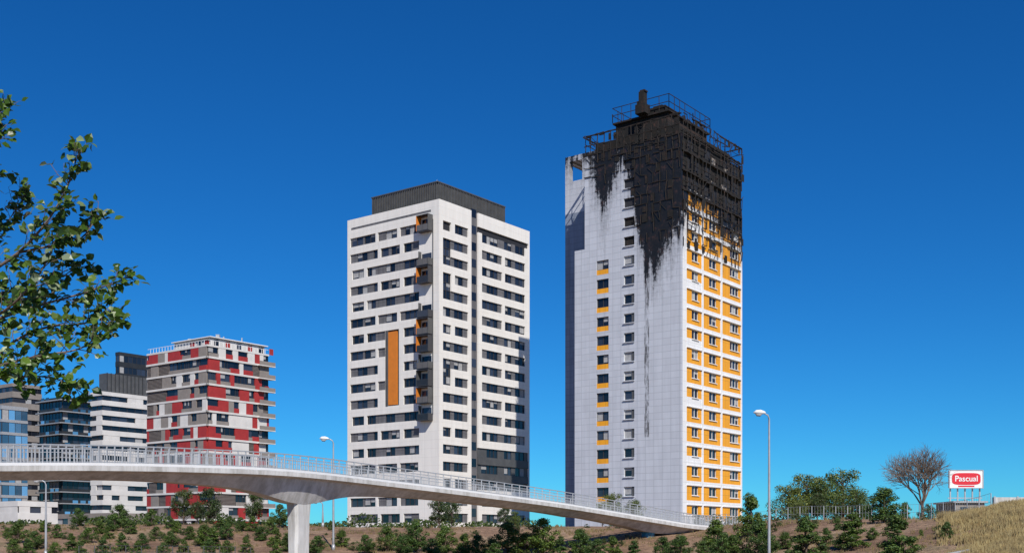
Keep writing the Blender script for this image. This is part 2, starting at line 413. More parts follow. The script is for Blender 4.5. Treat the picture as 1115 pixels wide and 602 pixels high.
    for j in range(0,len(zs)-2,2):
        if zs[j]+2.3>solid: continue
        for (a,b) in bays:
            w=(b-a)
            mb.box(FR,a+w*.15,a+w*.5,zs[j]+.6,zs[j]+2.3,.04,.07,'slot'); 
            if rnd.random()<.7: mb.box(FR,a+w*.58,a+w*.9,zs[j]+.6,zs[j]+2.3,.04,.07,'slot')
            if rnd.random()<.6:
                q=a+w*rnd.uniform(0,.7); mb.box(FR,q,q+w*rnd.uniform(.1,.3),zs[j]+.2,zs[j]+rnd.uniform(.6,1.4),.075,.12,'borange' if rnd.random()<.3 else 'taupe')
    def lat(F,l,zlo,zhi,o,step,dens,jit=.12,th=.11,pan=.16):
        O,d,n,_=F
        k=0.0
        while k<l+.01:
            za=zlo
            while za<zhi-.1:
                zb=min(zhi,za+1.46)
                if rnd.random()<dens:
                    p=O+d*(k+rnd.uniform(-jit,jit))+n*o; q=O+d*(k+rnd.uniform(-jit,jit))+n*(o+rnd.uniform(-.12,.12))
                    mb.beam((p.x,p.y,za),(q.x,q.y,zb),th*rnd.uniform(.7,1.3),'bsteel')
                if k+step<l+.2 and rnd.random()<dens:
                    p=O+d*k+n*o; q=O+d*(k+step)+n*(o+rnd.uniform(-.1,.1))
                    mb.beam((p.x,p.y,zb+rnd.uniform(-jit,jit)),(q.x,q.y,zb+rnd.uniform(-jit,jit)),th*rnd.uniform(.7,1.2),'bsteel')
                if rnd.random()<dens*.25:
                    p=O+d*k+n*o; q=O+d*(k+rnd.uniform(.4,1.0)*step)+n*o
                    mb.beam((p.x,p.y,za),(q.x,q.y,zb-rnd.uniform(0,.8)),th*.7,'bsteel')
                if rnd.random()<dens*pan:
                    w=rnd.uniform(.3,.9); mb.box(F,k,k+w,za+rnd.uniform(0,.3),zb-rnd.uniform(0,.4),o-.03,o+.02,'char')
                za=zb
            k+=step
    lat(FR,Lv-.2,zchar-4.5,ztop,.5,1.2,.8,pan=.28)
    lat(FR,Lv-.2,zchar-8.5,zchar-4.5,.55,1.2,.4,pan=.3)
    lat(FL,Lu,solid-1.5,ztop,.4,1.2,.9,pan=.6)
    lat(FL,sl(692),zat(262,172),solid,.45,1.1,.45,th=.09,pan=.4)
    lat(FL,Lu,solid-5,solid-1,.45,1.3,.35,th=.09)
    FB1=(Vector((c.x,c.y,0))+U*Lu,V,U,1); FB2=(Vector((c.x,c.y,0))+V*(Lv-.6),U,V,1)
    lat(FB1,Lv-.6,solid-1,ztop,.1,1.6,.7); lat(FB2,Lu,solid-1,ztop,.1,1.6,.7)
    for F,l in((FL,Lu),(FR,Lv-.6),(FB1,Lv-.6),(FB2,Lu)):
        O,d,n,_=F; k=-.3
        while k<l:
            e=min(l+.1,k+rnd.uniform(2,5))
            for zz in (ztop,solid+.1):
                if rnd.random()<.85:
                    a=O+n*.3+d*k; b=O+d*e+n*.3; mb.beam((a.x,a.y,zz+rnd.uniform(-.06,.06)),(b.x,b.y,zz+rnd.uniform(-.06,.06)),.17,'bsteel')
            k=e
    Fi=(Vector((c.x,c.y,0))+U*1.2+V*1.2,U,V,1)
    mb.box(Fi,0,Lu-2.4,solid-.6,ztop-.9,0,Lv-2.4,'char')
    ip=Vector((c.x,c.y,0))+U*3.2+V*2.2
    lu2=s_at(ip,U,667); lv2=s_at(ip,V,773)
    zr=zat(102,ip.y); RH=2.3; zd=zr-RH
    mb.box((ip,U,V,1),.5,lu2-.3,ztop-1,zd-.25,.5,lv2-.4,'char')
    mb.box((ip,U,V,1),0,lu2,zd-.25,zd,0,lv2,'bsteel')
    def rail(a,b):
        n=max(1,round((b-a).length/1.75))
        for j in range(n+1):
            p=a.lerp(b,j/n); mb.beam((p.x,p.y,zd),(p.x+rnd.uniform(-.05,.05),p.y,zd+RH*(1 if rnd.random()<.85 else .6)),.09,'bsteel')
        for h in (RH*.5,RH): mb.beam((a.x,a.y,zd+h),(b.x,b.y,zd+h),.08,'bsteel')
    cs=[ip,ip+U*lu2,ip+U*lu2+V*lv2,ip+V*lv2,ip]
    for p,q in zip(cs,cs[1:]): rail(p,q)
    q=ip+U*1.2+V*1.0
    mb.box((q,U,V,1),0,3.8,zd,zd+1.2,0,4.5,'char')
    mb.box((q,U,V,1),1.0,2.6,zd+1.2,zd+1.7,.8,3.0,'bsteel')
    m=P(699,590,176); o_=Vector((m.x,m.y,0)); F=(o_,U,V,1)
    mb.box(F,-.9,.8,zd,zd+1.4,-.7,.9,'char')
    mb.box(F,-.6,.3,zd+1.4,zat(101,176),-.5,.5,'char'); mb.box(F,.3,.7,zd+1.4,zd+2.0,-.4,.4,'bsteel'); mb.box(F,-.75,.1,zat(101,176),zat(99.5,176),-.5,.5,'bsteel')
    for _ in range(30):
        a=ip+U*rnd.uniform(0,lu2)+V*rnd.uniform(0,lv2); b=a+Vector((rnd.uniform(-1,1),rnd.uniform(-1,1),0))
        mb.beam((a.x,a.y,zd),(b.x,b.y,zd+rnd.uniform(.3,1.6)),.12,'bsteel')
    for _ in range(60):
        s=rnd.uniform(0,Lu) if rnd.random()<.5 else None
        a=(Vector((c.x,c.y,0))+U*s-V*.2) if s is not None else (Vector((c.x,c.y,0))+V*rnd.uniform(0,Lv-.8)-U*.2)
        b=a+Vector((rnd.uniform(-1,1),rnd.uniform(-.6,.6),0)); h=rnd.uniform(-3,0)
        mb.beam((a.x,a.y,ztop+h),(b.x,b.y,ztop+h+rnd.uniform(-1,.9)),.09,'bsteel')
    mb.obj('burnt_upper_storeys',root)
burnt_tower()

# ============================================================ generic left buildings
def band_building(name,cpx,D,lpx,rpx,topy,H,rows,skin='lwhite',gl='glass',wh=.5,proud=.5,piers=0,base=2.5,extra=None):
    c=P(cpx,590,D); FL,FR=frames(c); Lu=s_at(c,U,lpx); Lv=s_at(c,V,rpx); top=zat(topy,D)
    root=empty(name); mb=MB(); core(mb,c,Lu,Lv,base,top-.2)
    for F,l,s0 in((FL,Lu,-proud),(FR,Lv,0)):
        z=top
        mb.box(F,s0,l,top-1.0,top,0,proud,skin)
        z=top-1.0
        while z>base+H:
            zz=z-H*wh
            k=0.0
            while k<l-.3:
                w=min(l-k,rows)
                g_=random.random()
                mb.box(F,k+.05,k+w-.05,zz,z,.02,.06,gl if g_<.85 else 'curtain')
                mb.box(F,k-.04,k+.04,zz,z,.06,.14,'frame')
                if piers and random.random()<piers:
                    mb.box(F,k+.01,k+w*.99,zz,z,.07,proud-.05,skin)
                k+=w
            mb.box(F,s0,l,z-H,zz,0,proud,skin)
            z-=H
        mb.box(F,s0,l,base,z,0,proud,skin)
    mb.box((Vector((c.x,c.y,0)),U,V,1),.1,Lu-.1,top-.2,top-.05,.1,Lv-.1,'roof')
    if extra: extra(mb,c,Lu,Lv,top,FL,FR)
    mb.obj('facades',root); return root
def ex1(mb,c,Lu,Lv,top,FL,FR):
    cc=Vector((c.x,c.y,0))+U*.5+V*1.5; lv=s_at(cc,V,160)
    mb.box((cc,U,V,1),0,3.5,top,zat(405,300),0,lv,'dgrey')
    for k in range(int(lv/1.2)):
        mb.box((cc,V,-U,1),k*1.2,k*1.2+.15,top,zat(405,300)+.1,0,.12,'black')
band_building('striped_office_building',112,300,100,163,426,2.6,2.4,'lwhite','glass',.5,.45,.12,extra=ex1)
band_building('black_office_tower',130,345,126,170,383,3.4,1.5,'black','glass',.55,.15)
def ex2(mb,c,Lu,Lv,top,FL,FR):
    for F,l in((FL,Lu),(FR,Lv)):
        z=top-1
        while z>4:
            mb.box(F,-1.0,l,z,z+.28,.3,1.3,'steel'); 
            for k in range(int(l/2.4)): 
                if random.random()<.5: mb.box(F,k*2.4,k*2.4+1.6,z+.28,z+1.1,1.2,1.25,'glassb')
            z-=3.2
    for k in range(6):
        p=c+U*random.uniform(0,Lu)+V*random.uniform(0,Lv); mb.beam((p.x,p.y,top),(p.x,p.y,top+random.uniform(1,2.6)),.2,'steel')
band_building('dark_glass_office_building',68,320,43,103,432,3.2,1.6,'black','glass',.65,.3,extra=ex2)
band_building('grey_office_building',14,350,-40,45,417,3.3,2.0,'taupe','glass',.45,.3)
band_building('blue_glass_office_building',2,300,-60,30,441,3.3,1.8,'steel','glassb',.78,.2)
band_building('low_white_house',20,215,-60,62,545,3.0,2.2,'lwhite','glass',.4,.3,.5)
band_building('low_flat_roof_building',120,240,60,170,558,3.0,2.2,'taupe','glass',.4,.3,.5)

def red_building():
    root=empty('red_apartment_building'); D=255; c=P(226,590,D); FL,FR=frames(c)
    Lu=s_at(c,U,161); Lv=s_at(c,V,292); base=2.5; top=zat(375,D); H=3.0; rr=random.Random(11); T=.3
    mb=MB(); core(mb,c,Lu,Lv,base,top)
    for F,l,left in((FL,Lu,True),(FR,Lv,False)):
        z=top; i=0
        while z>base+2:
            zb=max(base,z-H)
            ex=.5 if (i%2==0) else .38
            mb.box(F,-ex,l+(.9 if not left and i%2 else 0),zb,zb+.42,0,ex,'lwhite')
            if i==0: mb.box(F,-T,l,z-.4,z,0,T+.05,'lwhite')
            k=0.0; zt=z-(.4 if i==0 else 0)
            while k<l-.05:
                w=min(l-k,rr.choice((1.1,1.5,2.0,2.8)))
                r=rr.random()
                if left:
                    kind='brown' if k>l*.55 and r<.40 else 'win' if r<.42 else 'red' if r<.72 else 'taupe' if r<.92 else 'lwhite'
                else:
                    kind='red' if r<.46 else 'win' if r<.72 else 'lwhite' if r<.82 else 'brown' if r<.93 else 'taupe'
                if i<1 and kind in('brown',): kind='lwhite'
                if kind=='win': 
                    mb.box(F,k+.03,k+w-.03,zb+.42,zt,.02,.05,'glass')
                    mb.box(F,k,k+.07,zb+.42,zt,.05,.16,'frame'); mb.box(F,k+w/2-.03,k+w/2+.03,zb+.42,zt,.05,.14,'frame')
                    if rr.random()<.4: mb.box(F,k+.05,k+w/2,zt-rr.uniform(.5,1.6),zt,.06,.1,'curtain')
                    mb.box(F,k+.01,k+w-.01,zb+.42,zb+1.25,.3,.34,'taupe')
                elif kind=='brown':
                    mb.box(F,k,k+w,zb+.42,zt,0,.15,'brown'); q=zb+.5
                    while q<zt-.1: mb.box(F,k+.02,k+w-.02,q,q+.09,.15,.22,'taupe'); q+=.3
                else:
                    if kind=='red' and rr.random()<.45:
                        mb.box(F,k,k+w,zb+.42,zb+1.5,0,T,'red'); mb.box(F,k,k+w,zb+1.5,zt,0,.05,'glass')
                    else: mb.box(F,k,k+w,zb+.42,zt,0,T,kind)
                k+=w
            z=zb; i+=1
    cc=Vector((c.x,c.y,0))+U*1.5+V*2.0; zt=zat(365,D)
    l1=s_at(cc,U,190); l2=s_at(cc,V,288)
    mb.box((cc,U,V,1),0,l1,top,zt,0,l2,'lwhite')
    for k in range(6):
        mb.box((cc,V,-U,1),1+k*3.2,2.2+k*3.2,top+.3,zt-.3,0,.06,'red' if k%2 else 'glass')
    for k in range(3): mb.box((cc,U,-V,1),.5+k*2.6,2+k*2.6,top+.3,zt-.3,0,.06,'glass' if k%2 else 'red')
    mb.box((cc,U,V,1),-.6,l1+.4,zt,zt+.18,-.6,l2+.6,'whitep')
    for k in range(12):
        p=cc+U*rr.uniform(0,l1)+V*rr.uniform(0,l2); h=rr.uniform(.6,2); mb.beam((p.x,p.y,zt),(p.x,p.y,zt+h),.25 if k%3 else .8,'steel')
    for F,l in((FL,Lu),(FR,Lv)):
        O,d,n,_=F; k=0
        while k<l: p=O+d*k; mb.beam((p.x,p.y,top),(p.x,p.y,top+1.1),.07,'whitep'); k+=1.1
        a=O;b=O+d*l; mb.beam((a.x,a.y,top+1.1),(b.x,b.y,top+1.1),.09,'whitep')
    z=top-H
    while z>base+3:
        mb.box(FR,Lv-3.5,Lv+1.2,z+.002,z+.2,.5,1.2,'lwhite'); mb.box(FR,Lv-3.5,Lv+1.2,z+.2,z+1.1,1.14,1.18,'taupe')
        z-=H
    FB=(Vector((c.x,c.y,0))+U*Lu,V,U,1); mb.box(FB,0,Lv,base,top,0,T,'lwhite')
    mb.obj('facades',root)
red_building()

# ============================================================ footbridge
def catmull(pts,n=12):
    out=[]
    for i in range(len(pts)-1):
        p0=pts[max(i-1,0)];p1=pts[i];p2=pts[i+1];p3=pts[min(i+2,len(pts)-1)]
        for k in range(n):
            t=k/n; out.append(.5*((2*p1)+(p2-p0)*t+(2*p0-5*p1+4*p2-p3)*t*t+(3*p1-p0-3*p2+p3)*t*t*t))
    out.append(pts[-1]); return out
def bridge():
    root=empty('pedestrian_footbridge')
    cp=[P(x,y,d) for x,y,d in [(-170,511,57),(-80,508,60),(0,508,63),(100,508,67),(200,510,72),(300,514.5,78),(400,525,86),(500,537,94),(600,550,103),(700,566,113),(748,573,118),(790,574,124)]]
    path=catmull(cp,12)
    cols=[P(323,0,79.5),P(707,0,113.6)]
    mb=MB(); N_=len(path); rings=[]
    nor=[]; 
    for i,p in enumerate(path):
        d=(path[min(i+1,N_-1)]-path[max(i-1,0)]); d.z=0; d.normalize(); n=Vector((d.y,-d.x,0)); nor.append(n)
    for i,p in enumerate(path):
        n=nor[i]
        dist=min((Vector((p.x-q.x,p.y-q.y)).length for q in cols))
        h=.58+1.35*math.exp(-(dist/3.2)**2*.9)*.5+.65*math.exp(-(dist/9)**2)
        if Vector((p.x-cols[1].x,p.y-cols[1].y)).length<12: h=.55+(h-.58)*.35
        prof=[(-1.7,0),(1.7,0),(1.7,-.30),(1.25,-.42),(.55,-h-.15),(-.55,-h-.15),(-1.25,-.42),(-1.7,-.30)]
        rings.append([p+n*a+Vector((0,0,b)) for a,b in prof])
    for i in range(N_-1):
        for j in range(8):
            a=rings[i][j];b=rings[i][(j+1)%8];c_=rings[i+1][(j+1)%8];d_=rings[i+1][j]
            mb.face([a,b,c_,d_],'concrete')
    mb.face(rings[0],'concrete'); mb.face(rings[-1][::-1],'concrete')
    for sd in(1,-1):
        for i in range(N_-1):
            a=path[i]+nor[i]*1.62*sd+Vector((0,0,.07)); b=path[i+1]+nor[i+1]*1.62*sd+Vector((0,0,.07)); mb.beam(a,b,.16,'whitep')
    mb.obj('deck',root)
    mb=MB()
    for q,w0 in((cols[0],.72),(cols[1],.55)):
        i=min(range(N_),key=lambda k:(path[k].x-q.x)**2+(path[k].y-q.y)**2); p=path[i]; d=(path[i+1]-path[i-1]); d.z=0; d.normalize(); n=nor[i]
        zb=terrain(p.x,p.y)-.5; zt=p.z-.5; Hh=zt-zb; R=[]
        prof=[(0,1),(.45,1.0),(.62,1.03),(.74,1.12),(.83,1.35),(.90,1.8),(.96,2.7),(1,3.7)]
        if w0<.6: prof=[(0,1),(.5,1.05),(.8,1.4),(1,2.6)]
        for t,s in prof:
            z=zb+Hh*t; a=w0*s; b=.42+.15*t
            ch=.18
            R.append([Vector((p.x,p.y,z))+d*x+n*y for x,y in ((-a,-b+ch),(-a,b-ch),(-a+ch,b),(a-ch,b),(a,b-ch),(a,-b+ch),(a-ch,-b),(-a+ch,-b))])
        for ri,(r0,r1) in enumerate(zip(R,R[1:])):
            for j in range(8): mb.face([r0[j],r0[(j+1)%8],r1[(j+1)%8],r1[j]],'graf' if (w0<.6 and ri<2) else 'concrete')
    mb.obj('piers',root)
    mb=MB(); 
    for sd in(1,-1):
        L_=[p+nor[i]*1.62*sd for i,p in enumerate(path)]
        for a,b in zip(L_,L_[1:]):
            for h,w in((1.15,.07),(.92,.04),(.2,.05)): mb.beam(a+Vector((0,0,h)),b+Vector((0,0,h)),w,'steel')
            ln=(b-a).length
            n=max(1,int(ln/.16))
            for j in range(n):
                p=a.lerp(b,j/n); big=(j==0)
                mb.beam(p+Vector((0,0,.1)),p+Vector((0,0,1.15 if big else .92)),.075 if big else .024,'steel')
            if ln>1.6: p=a.lerp(b,.5); mb.beam(p,p+Vector((0,0,1.15)),.06,'steel')
    mb.obj('railings',root)
bridge()
# ============================================================ street lamps
def lamp(px,topy,D,side=-1,arm=.75):
    mb=MB(); b=P(px,0,D); z0=terrain(b.x,b.y)-.1; zt=zat(topy,D)
    x,y=b.x,b.y
    pts=[(x,y,z0),(x,y,z0+1.2),(x,y,zt-.9),(x,y,zt-.35),(x+side*.08,y,zt-.12),(x+side*.3,y,zt),(x+side*arm,y,zt+.08)]
    mb.tube(pts,[.12,.105,.065,.06,.055,.05,.045],'steel',10)
    mb.tube([(x,y,z0),(x,y,z0+.6)],[.17,.15],'steel',10)
    hx=x+side*arm
    mb.tube([(hx-side*.1,y,zt+.05),(hx,y,zt+.07),(hx+side*.25,y-.02,zt+.10),(hx+side*.55,y-.02,zt+.10),(hx+side*.75,y-.02,zt+.06)],[.05,.10,.17,.15,.03],'whitep',10)
    mb.tube([(hx+side*.15,y-.02,zt+.0),(hx+side*.3,y-.02,zt-.09),(hx+side*.5,y-.02,zt-.08),(hx+side*.6,y-.02,zt+.0)],[.05,.12,.11,.04],'curtain',8)
    mb.obj('street_lamp',smooth=True)
lamp(837.5,450,80,-1,.35)
lamp(363,478,104,-1,.5)
lamp(50,523,96,-1,.4)
lamp(351.5,546,125,-1,.4)
def guardrail():
    mb=MB(); pts=[]
    for k in range(8):
        px=992+k*9; D=69.5+.12*k; p=P(px,0,D); p.z=terrain(p.x,p.y); pts.append(p)
    for a in pts: mb.beam(a-Vector((0,0,.3)),a+Vector((0,0,.5)),.08,'steel')
    for a,b in zip(pts,pts[1:]):
        for h,o_ in ((.50,0),(.44,.04),(.38,0)):
            v=Vector((0,-.08-o_,h)); mb.beam(a+v,b+v,.065,'steel')
    mb.obj('guardrail')
guardrail()

# ============================================================ billboard
def billboard():
    root=empty('billboard'); D=140; mb=MB()
    a=P(1033,531,D); b=P(1070.5,512,D); x0,x1=a.x,b.x; z0,z1=a.z,b.z
    F=(Vector((0,D,0)),Vector((1,0,0)),Vector((0,-1,0)),1)
    mb.box(F,x0,x1,z0,z1,-.15,.1,'whitep')
    for k in(x0,x1-.1): mb.box(F,k,k+.1,z0-.05,z1+.05,.1,.16,'steel')
    mb.box(F,x0+.1,x1-.1,z1,z1+.08,.1,.16,'steel'); mb.box(F,x0+.1,x1-.1,z0-.05,z0+.03,.1,.16,'steel')
    for i in range(5):
        x=x0+.3+i*(x1-x0-.6)/4; mb.beam((x,D+.3,3),(x,D+.3,z1-.2),.14,'steel'); mb.beam((x,D+.3,z0-2),(x,D+2.2,3),.1,'steel')
    mb.beam((x0,D+.3,z0-1.2),(x1,D+.3,z0-1.2),.1,'steel')
    M['signred']=mat('sign_red',(.62,.015,.03),.5)
    cx=(x0+x1)/2; cz=(z0+z1)/2+.05; w=1.75;h=.72
    n=28; pts=[]
    for i in range(n):
        t=2*math.pi*i/n; e=.45
        pts.append((cx+w*abs(math.cos(t))**e*(1 if math.cos(t)>0 else -1),cz+h*abs(math.sin(t))**e*(1 if math.sin(t)>0 else -1)))
    mb.face([(p[0],D-.13,p[1]) for p in pts],'signred')
    for i in range(n):
        p=pts[i];q=pts[(i+1)%n]; mb.face([(p[0],D-.1,p[1]),(q[0],D-.1,q[1]),(q[0],D-.13,q[1]),(p[0],D-.13,p[1])],'signred')
    mb.box(F,cx-1.0,cx+1.0,z0+.12,z0+.3,.1,.11,'signred')
    mb.obj('panel',root)
    cu=bpy.data.curves.new('lettering','FONT'); cu.body='Pascual'; cu.size=.98; cu.align_x='CENTER'; cu.align_y='CENTER'; cu.extrude=.01; cu.offset=.012
    cu.materials.append(M['whitep']); t=bpy.data.objects.new('lettering',cu); scene.collection.objects.link(t)
    t.location=(cx,D-.15,cz); t.rotation_euler=(math.pi/2,0,0); t.parent=root
billboard()
def shed():
    mb=MB(); D=134; F=(Vector((0,D,0)),Vector((1,0,0)),Vector((0,-1,0)),1)
    a=P(1040,0,D).x; b=P(1072,0,D).x; z=zat(547,D)
    mb.box(F,a,b,2,z,-6,0,'taupe'); mb.box(F,a-.3,b+.3,z,z+.2,-6.2,.3,'steel'); 
    for k in range(2): mb.box(F,a+.6+k*1.5,a+1.5+k*1.5,z-1.5,z-.5,0,.05,'glass')
    mb.obj('low_service_building')
    mb=MB(); a=P(1082,0,100).x; b=P(1180,0,100).x; F=(Vector((0,100,0)),Vector((1,0,0)),Vector((0,-1,0)),1)
    mb.box(F,a,b,2,zat(541,100),-.3,0,'concrete'); k=a
    while k<b: mb.box(F,k,k+.15,2,zat(540,100),0,.06,'steel'); k+=2
    mb.obj('concrete_boundary_wall')
shed()
# ============================================================ fences
def fence(pxs,D,h,k_='steel'):
    mb=MB(); pts=[]
    for px in pxs:
        d=D(px); p=P(px,0,d); p.z=terrain(p.x,p.y); pts.append(p)
    for a in pts: mb.beam(a-Vector((0,0,.3)),a+Vector((0,0,h)),.06,k_)
    for a,b in zip(pts,pts[1:]):
        for t in (.05,.5,1): mb.beam(a+Vector((0,0,h*t)),b+Vector((0,0,h*t)),.022,k_)
        n=int((b-a).length/.3)
        for j in range(1,n):
            p=a.lerp(b,j/n); mb.beam(p,p+Vector((0,0,h)),.012,k_)
    mb.obj('wire_fence')
fence([845+k*13 for k in range(19)],lambda p:lerp(D1,p)+2,1.4)
fence([86+k*17 for k in range(12)],lambda p:95,1.0,'dgrey')
fence([755+k*12 for k in range(8)],lambda p:lerp(D1,p)+3,1.2)

# ============================================================ trees
def leafmat(name,stops,trans=.25,rough=.55):
    m=mat(name,(.05,.08,.02),rough); g=N(m,'ShaderNodeNewGeometry')
    col=ramp(m,g.outputs['Random Per Island'],stops)
    n=noise(m,.9,2); col=mix(m,1,col,ramp(m,n,[(.3,(.6,.6,.6)),(.7,(1.15,1.15,1.0))]),'MULTIPLY')
    oi=N(m,'ShaderNodeObjectInfo'); col=mix(m,1,col,ramp(m,oi.outputs['Random'],[(0,(.75,.85,.8)),(.5,(1,1,1)),(1,(1.3,1.15,.9))]),'MULTIPLY')
    L(m,col,bsdf(m).inputs['Base Color'])
    t=N(m,'ShaderNodeBsdfTranslucent'); L(m,col,t.inputs[0]); x=N(m,'ShaderNodeMixShader'); x.inputs[0].default_value=trans
    L(m,bsdf(m).outputs[0],x.inputs[1]); L(m,t.outputs[0],x.inputs[2]); L(m,x.outputs[0],m.node_tree.nodes['Material Output'].inputs[0]); return m
M['leaf']=leafmat('shrub_foliage',[(0,(.03,.07,.012)),(.5,(.075,.145,.026)),(1,(.15,.21,.045))])
M['leafd']=leafmat('dark_foliage',[(0,(.020,.040,.010)),(.5,(.05,.09,.024)),(1,(.10,.14,.035))])
M['leafo']=leafmat('olive_foliage',[(0,(.05,.075,.018)),(.5,(.12,.17,.035)),(1,(.23,.27,.06))])
M['pop']=leafmat('poplar_leaf',[(0,(.05,.10,.014)),(.5,(.11,.19,.025)),(.85,(.20,.29,.05)),(1,(.48,.53,.36))],.4,.35)
M['bark']=dirty('bark',(.12,.085,.06),.9,.4,4)
M['twig']=dirty('twig_bark',(.17,.125,.095),.9,.3,4)
M['straw']=leafmat('dry_grass',[(0,(.26,.17,.08)),(.6,(.40,.29,.14)),(1,(.5,.4,.22))],.2,.8)
M['weed']=leafmat('dry_weeds',[(0,(.18,.11,.055)),(.6,(.29,.2,.10)),(1,(.17,.17,.06))],.2,.8)
def rv(r): 
    while True:
        v=Vector((r.uniform(-1,1),r.uniform(-1,1),r.uniform(-1,1)))
        if .05<v.length<=1: return v
def tree_mesh(name,seed,h,w,kind,leaf,nclump=34,per=55,ls=.16):
    r=random.Random(seed); mb=MB()
    mb.tube([(0,0,-.4),(0,0,h*.25),(r.uniform(-.1,.1),r.uniform(-.1,.1),h*.6),(0,0,h*.92)],[h*.025,h*.02,h*.013,h*.004],'bark',6)
    for c in range(nclump):
        t=r.random()
        if kind=='cone': zc=h*(.07+.88*t**1.15); R=w/2*(1-.86*t**1.3)*r.uniform(.35,1.05)
        elif kind=='oval': zc=h*(.08+.86*t); R=w/2*math.sin(math.pi*min(1,.16+.80*t)**.8)*r.uniform(.3,1.08)
        else: zc=h*(.3+.66*t); R=w/2*math.sqrt(max(0,1-((t-.42)/.62)**2))*r.uniform(.3,1.1)
        a=r.uniform(0,2*math.pi); cp=Vector((R*math.cos(a),R*math.sin(a),zc))
        b0=Vector((0,0,max(.1,zc-R*.8)))
        mb.tube([b0,b0.lerp(cp,.5)+Vector((0,0,.05*h*.3)),cp],[h*.008,h*.006,h*.002],'bark',4)
        cr=w*r.uniform(.10,.2)*(1 if kind!='cone' else .85)
        for _ in range(per):
            v=rv(r); p=cp+Vector((v.x*cr,v.y*cr,v.z*cr*.8))
            n=(v+rv(r)*.8+Vector((0,0,.3))).normalized(); x=n.orthogonal().normalized(); 
            ang=r.uniform(0,6.28); y=n.cross(x); x2=x*math.cos(ang)+y*math.sin(ang); y2=n.cross(x2)
            s=ls*r.uniform(.6,1.3)
            mb.face([p-x2*s*.5,p+y2*s*.3,p+x2*s*.5,p-y2*s*.3],leaf)
    return mb.mesh(name)
def bare_mesh(name,seed,h):
    r=random.Random(seed); mb=MB()
    def br(p,d,l,rad,lev):
        q=p+d*l*.5+rv(r)*l*.06; e=p+d*l+rv(r)*l*.05
        mb.tube([p,q,e],[rad,rad*.8,rad*.5],'twig',5 if lev<2 else 3)
        if lev>=5: return
        for i in range(4 if lev<5 else 3):
            v=rv(r).normalized(); v=(v-d*v.dot(d)).normalized()
            nd=(d+v*r.uniform(.35,1.0)+Vector((0,0,.12))).normalized(); st=q.lerp(e,r.uniform(0,1)); br(st,nd,l*r.uniform(.62,.82),rad*.6,lev+1)
    mb.tube([(0,0,-.3),(0.02,0,h*.1),(0,0,h*.2)],[h*.02,h*.017,h*.015],'twig',7)
    for i in range(7):
        a=i*2.4; t=r.uniform(.3,.75) if i else .05
        br(Vector((0,0,h*r.uniform(.14,.2))),Vector((math.cos(a)*t,math.sin(a)*t,1)).normalized(),h*.24,h*.010,1)
    return mb.mesh(name)
var={}
var['cone']=[tree_mesh('young_conifer',s,3,2.0,'cone','leaf',64,90,.13) for s in(1,2,3)]
var['oval']=[tree_mesh('young_tree',s,3,2.2,'oval','leaf',64,90,.13) for s in(4,5,6)]
var['bush']=[tree_mesh('shrub',s,1.6,2.0,'oval','leafd',22,55,.13) for s in(7,8)]
var['dark']=[tree_mesh('dark_tree',s,6,4.2,'round','leafd',60,90,.22) for s in(9,10)]
var['olive']=[tree_mesh('broadleaf_tree',s,6,5.4,'round','leafo',60,90,.22) for s in(11,12)]
var['bare']=[bare_mesh('bare_tree',13,6.5)]
basew={'cone':3,'oval':3,'bush':1.6,'dark':6,'olive':6,'bare':max(v.co.z for v in var['bare'][0].vertices)}
nm={'cone':'young_pine_tree','oval':'young_tree','bush':'shrub','dark':'evergreen_tree','olive':'broadleaf_tree','bare':'bare_tree'}
tr=random.Random(5)
def tree(kind,px,top,D,wide=1.0):
    b=P(px,0,D); z=terrain(b.x,b.y); h=zat(top,D)-z
    if h<.3: h=.5
    o=bpy.data.objects.new(nm[kind],tr.choice(var[kind])); scene.collection.objects.link(o)
    s=h/basew[kind]; o.location=(b.x,b.y,z-.05); o.scale=(s*wide,s*wide,s); o.rotation_euler=(0,0,tr.uniform(0,6.28))
for px,top,D,k,w in [(421,572,104,'oval',1.25),(453,567,104,'oval',1.2),(485,571,104,'oval',1.25),(553,567,103,'oval',1.3),(591,563,103,'oval',1.25),(632,573,103,'oval',1.25),
    (741,580,98,'oval',1.35),(779,564,98,'cone',1.3),(787,578,92,'oval',1.1),(818,535,104,'cone',1.15),(826,566,90,'oval',1.1),(836,576,88,'oval',1),(878,560,84,'cone',1.5),(928,557,84,'cone',1.5),
    (978,558,76,'cone',1.5),(963,528,97,'oval',1.3),(1031,566,80,'oval',1.1),(912,562,96,'oval',1),
    (200,532,120,'dark',.9),(215,546,122,'dark',.8),(228,530,124,'dark',.9),(277,535,122,'dark',.8),(130,548,118,'oval',1.3),(305,548,120,'oval',1.1),
    (360,566,118,'oval',.9),(295,560,112,'oval',.9),(85,552,120,'oval',1.2),(165,553,120,'oval',1.1),(478,543,135,'dark',1.1),(492,545,132,'dark',.9),(549,550,135,'dark',.8),(560,556,135,'olive',.8),
    (668,537,133,'olive',.9),(656,546,130,'olive',.8),(690,544,136,'olive',.8),(250,560,118,'oval',1.1),(185,560,116,'cone',1.2),
    (858,528,130,'olive',1.1),(878,517,134,'olive',1.1),(898,523,132,'olive',1.1),(918,512,136,'olive',1.0),(933,532,128,'olive',1.0),(890,536,118,'dark',.9),(868,545,116,'olive',1),(945,548,112,'oval',1.2),
    (1004,480,118,'bare',1.0),(985,545,112,'oval',1),(1010,548,112,'bush',1),(760,560,128,'olive',.8)]:
    tree(k,px,top,D,w)
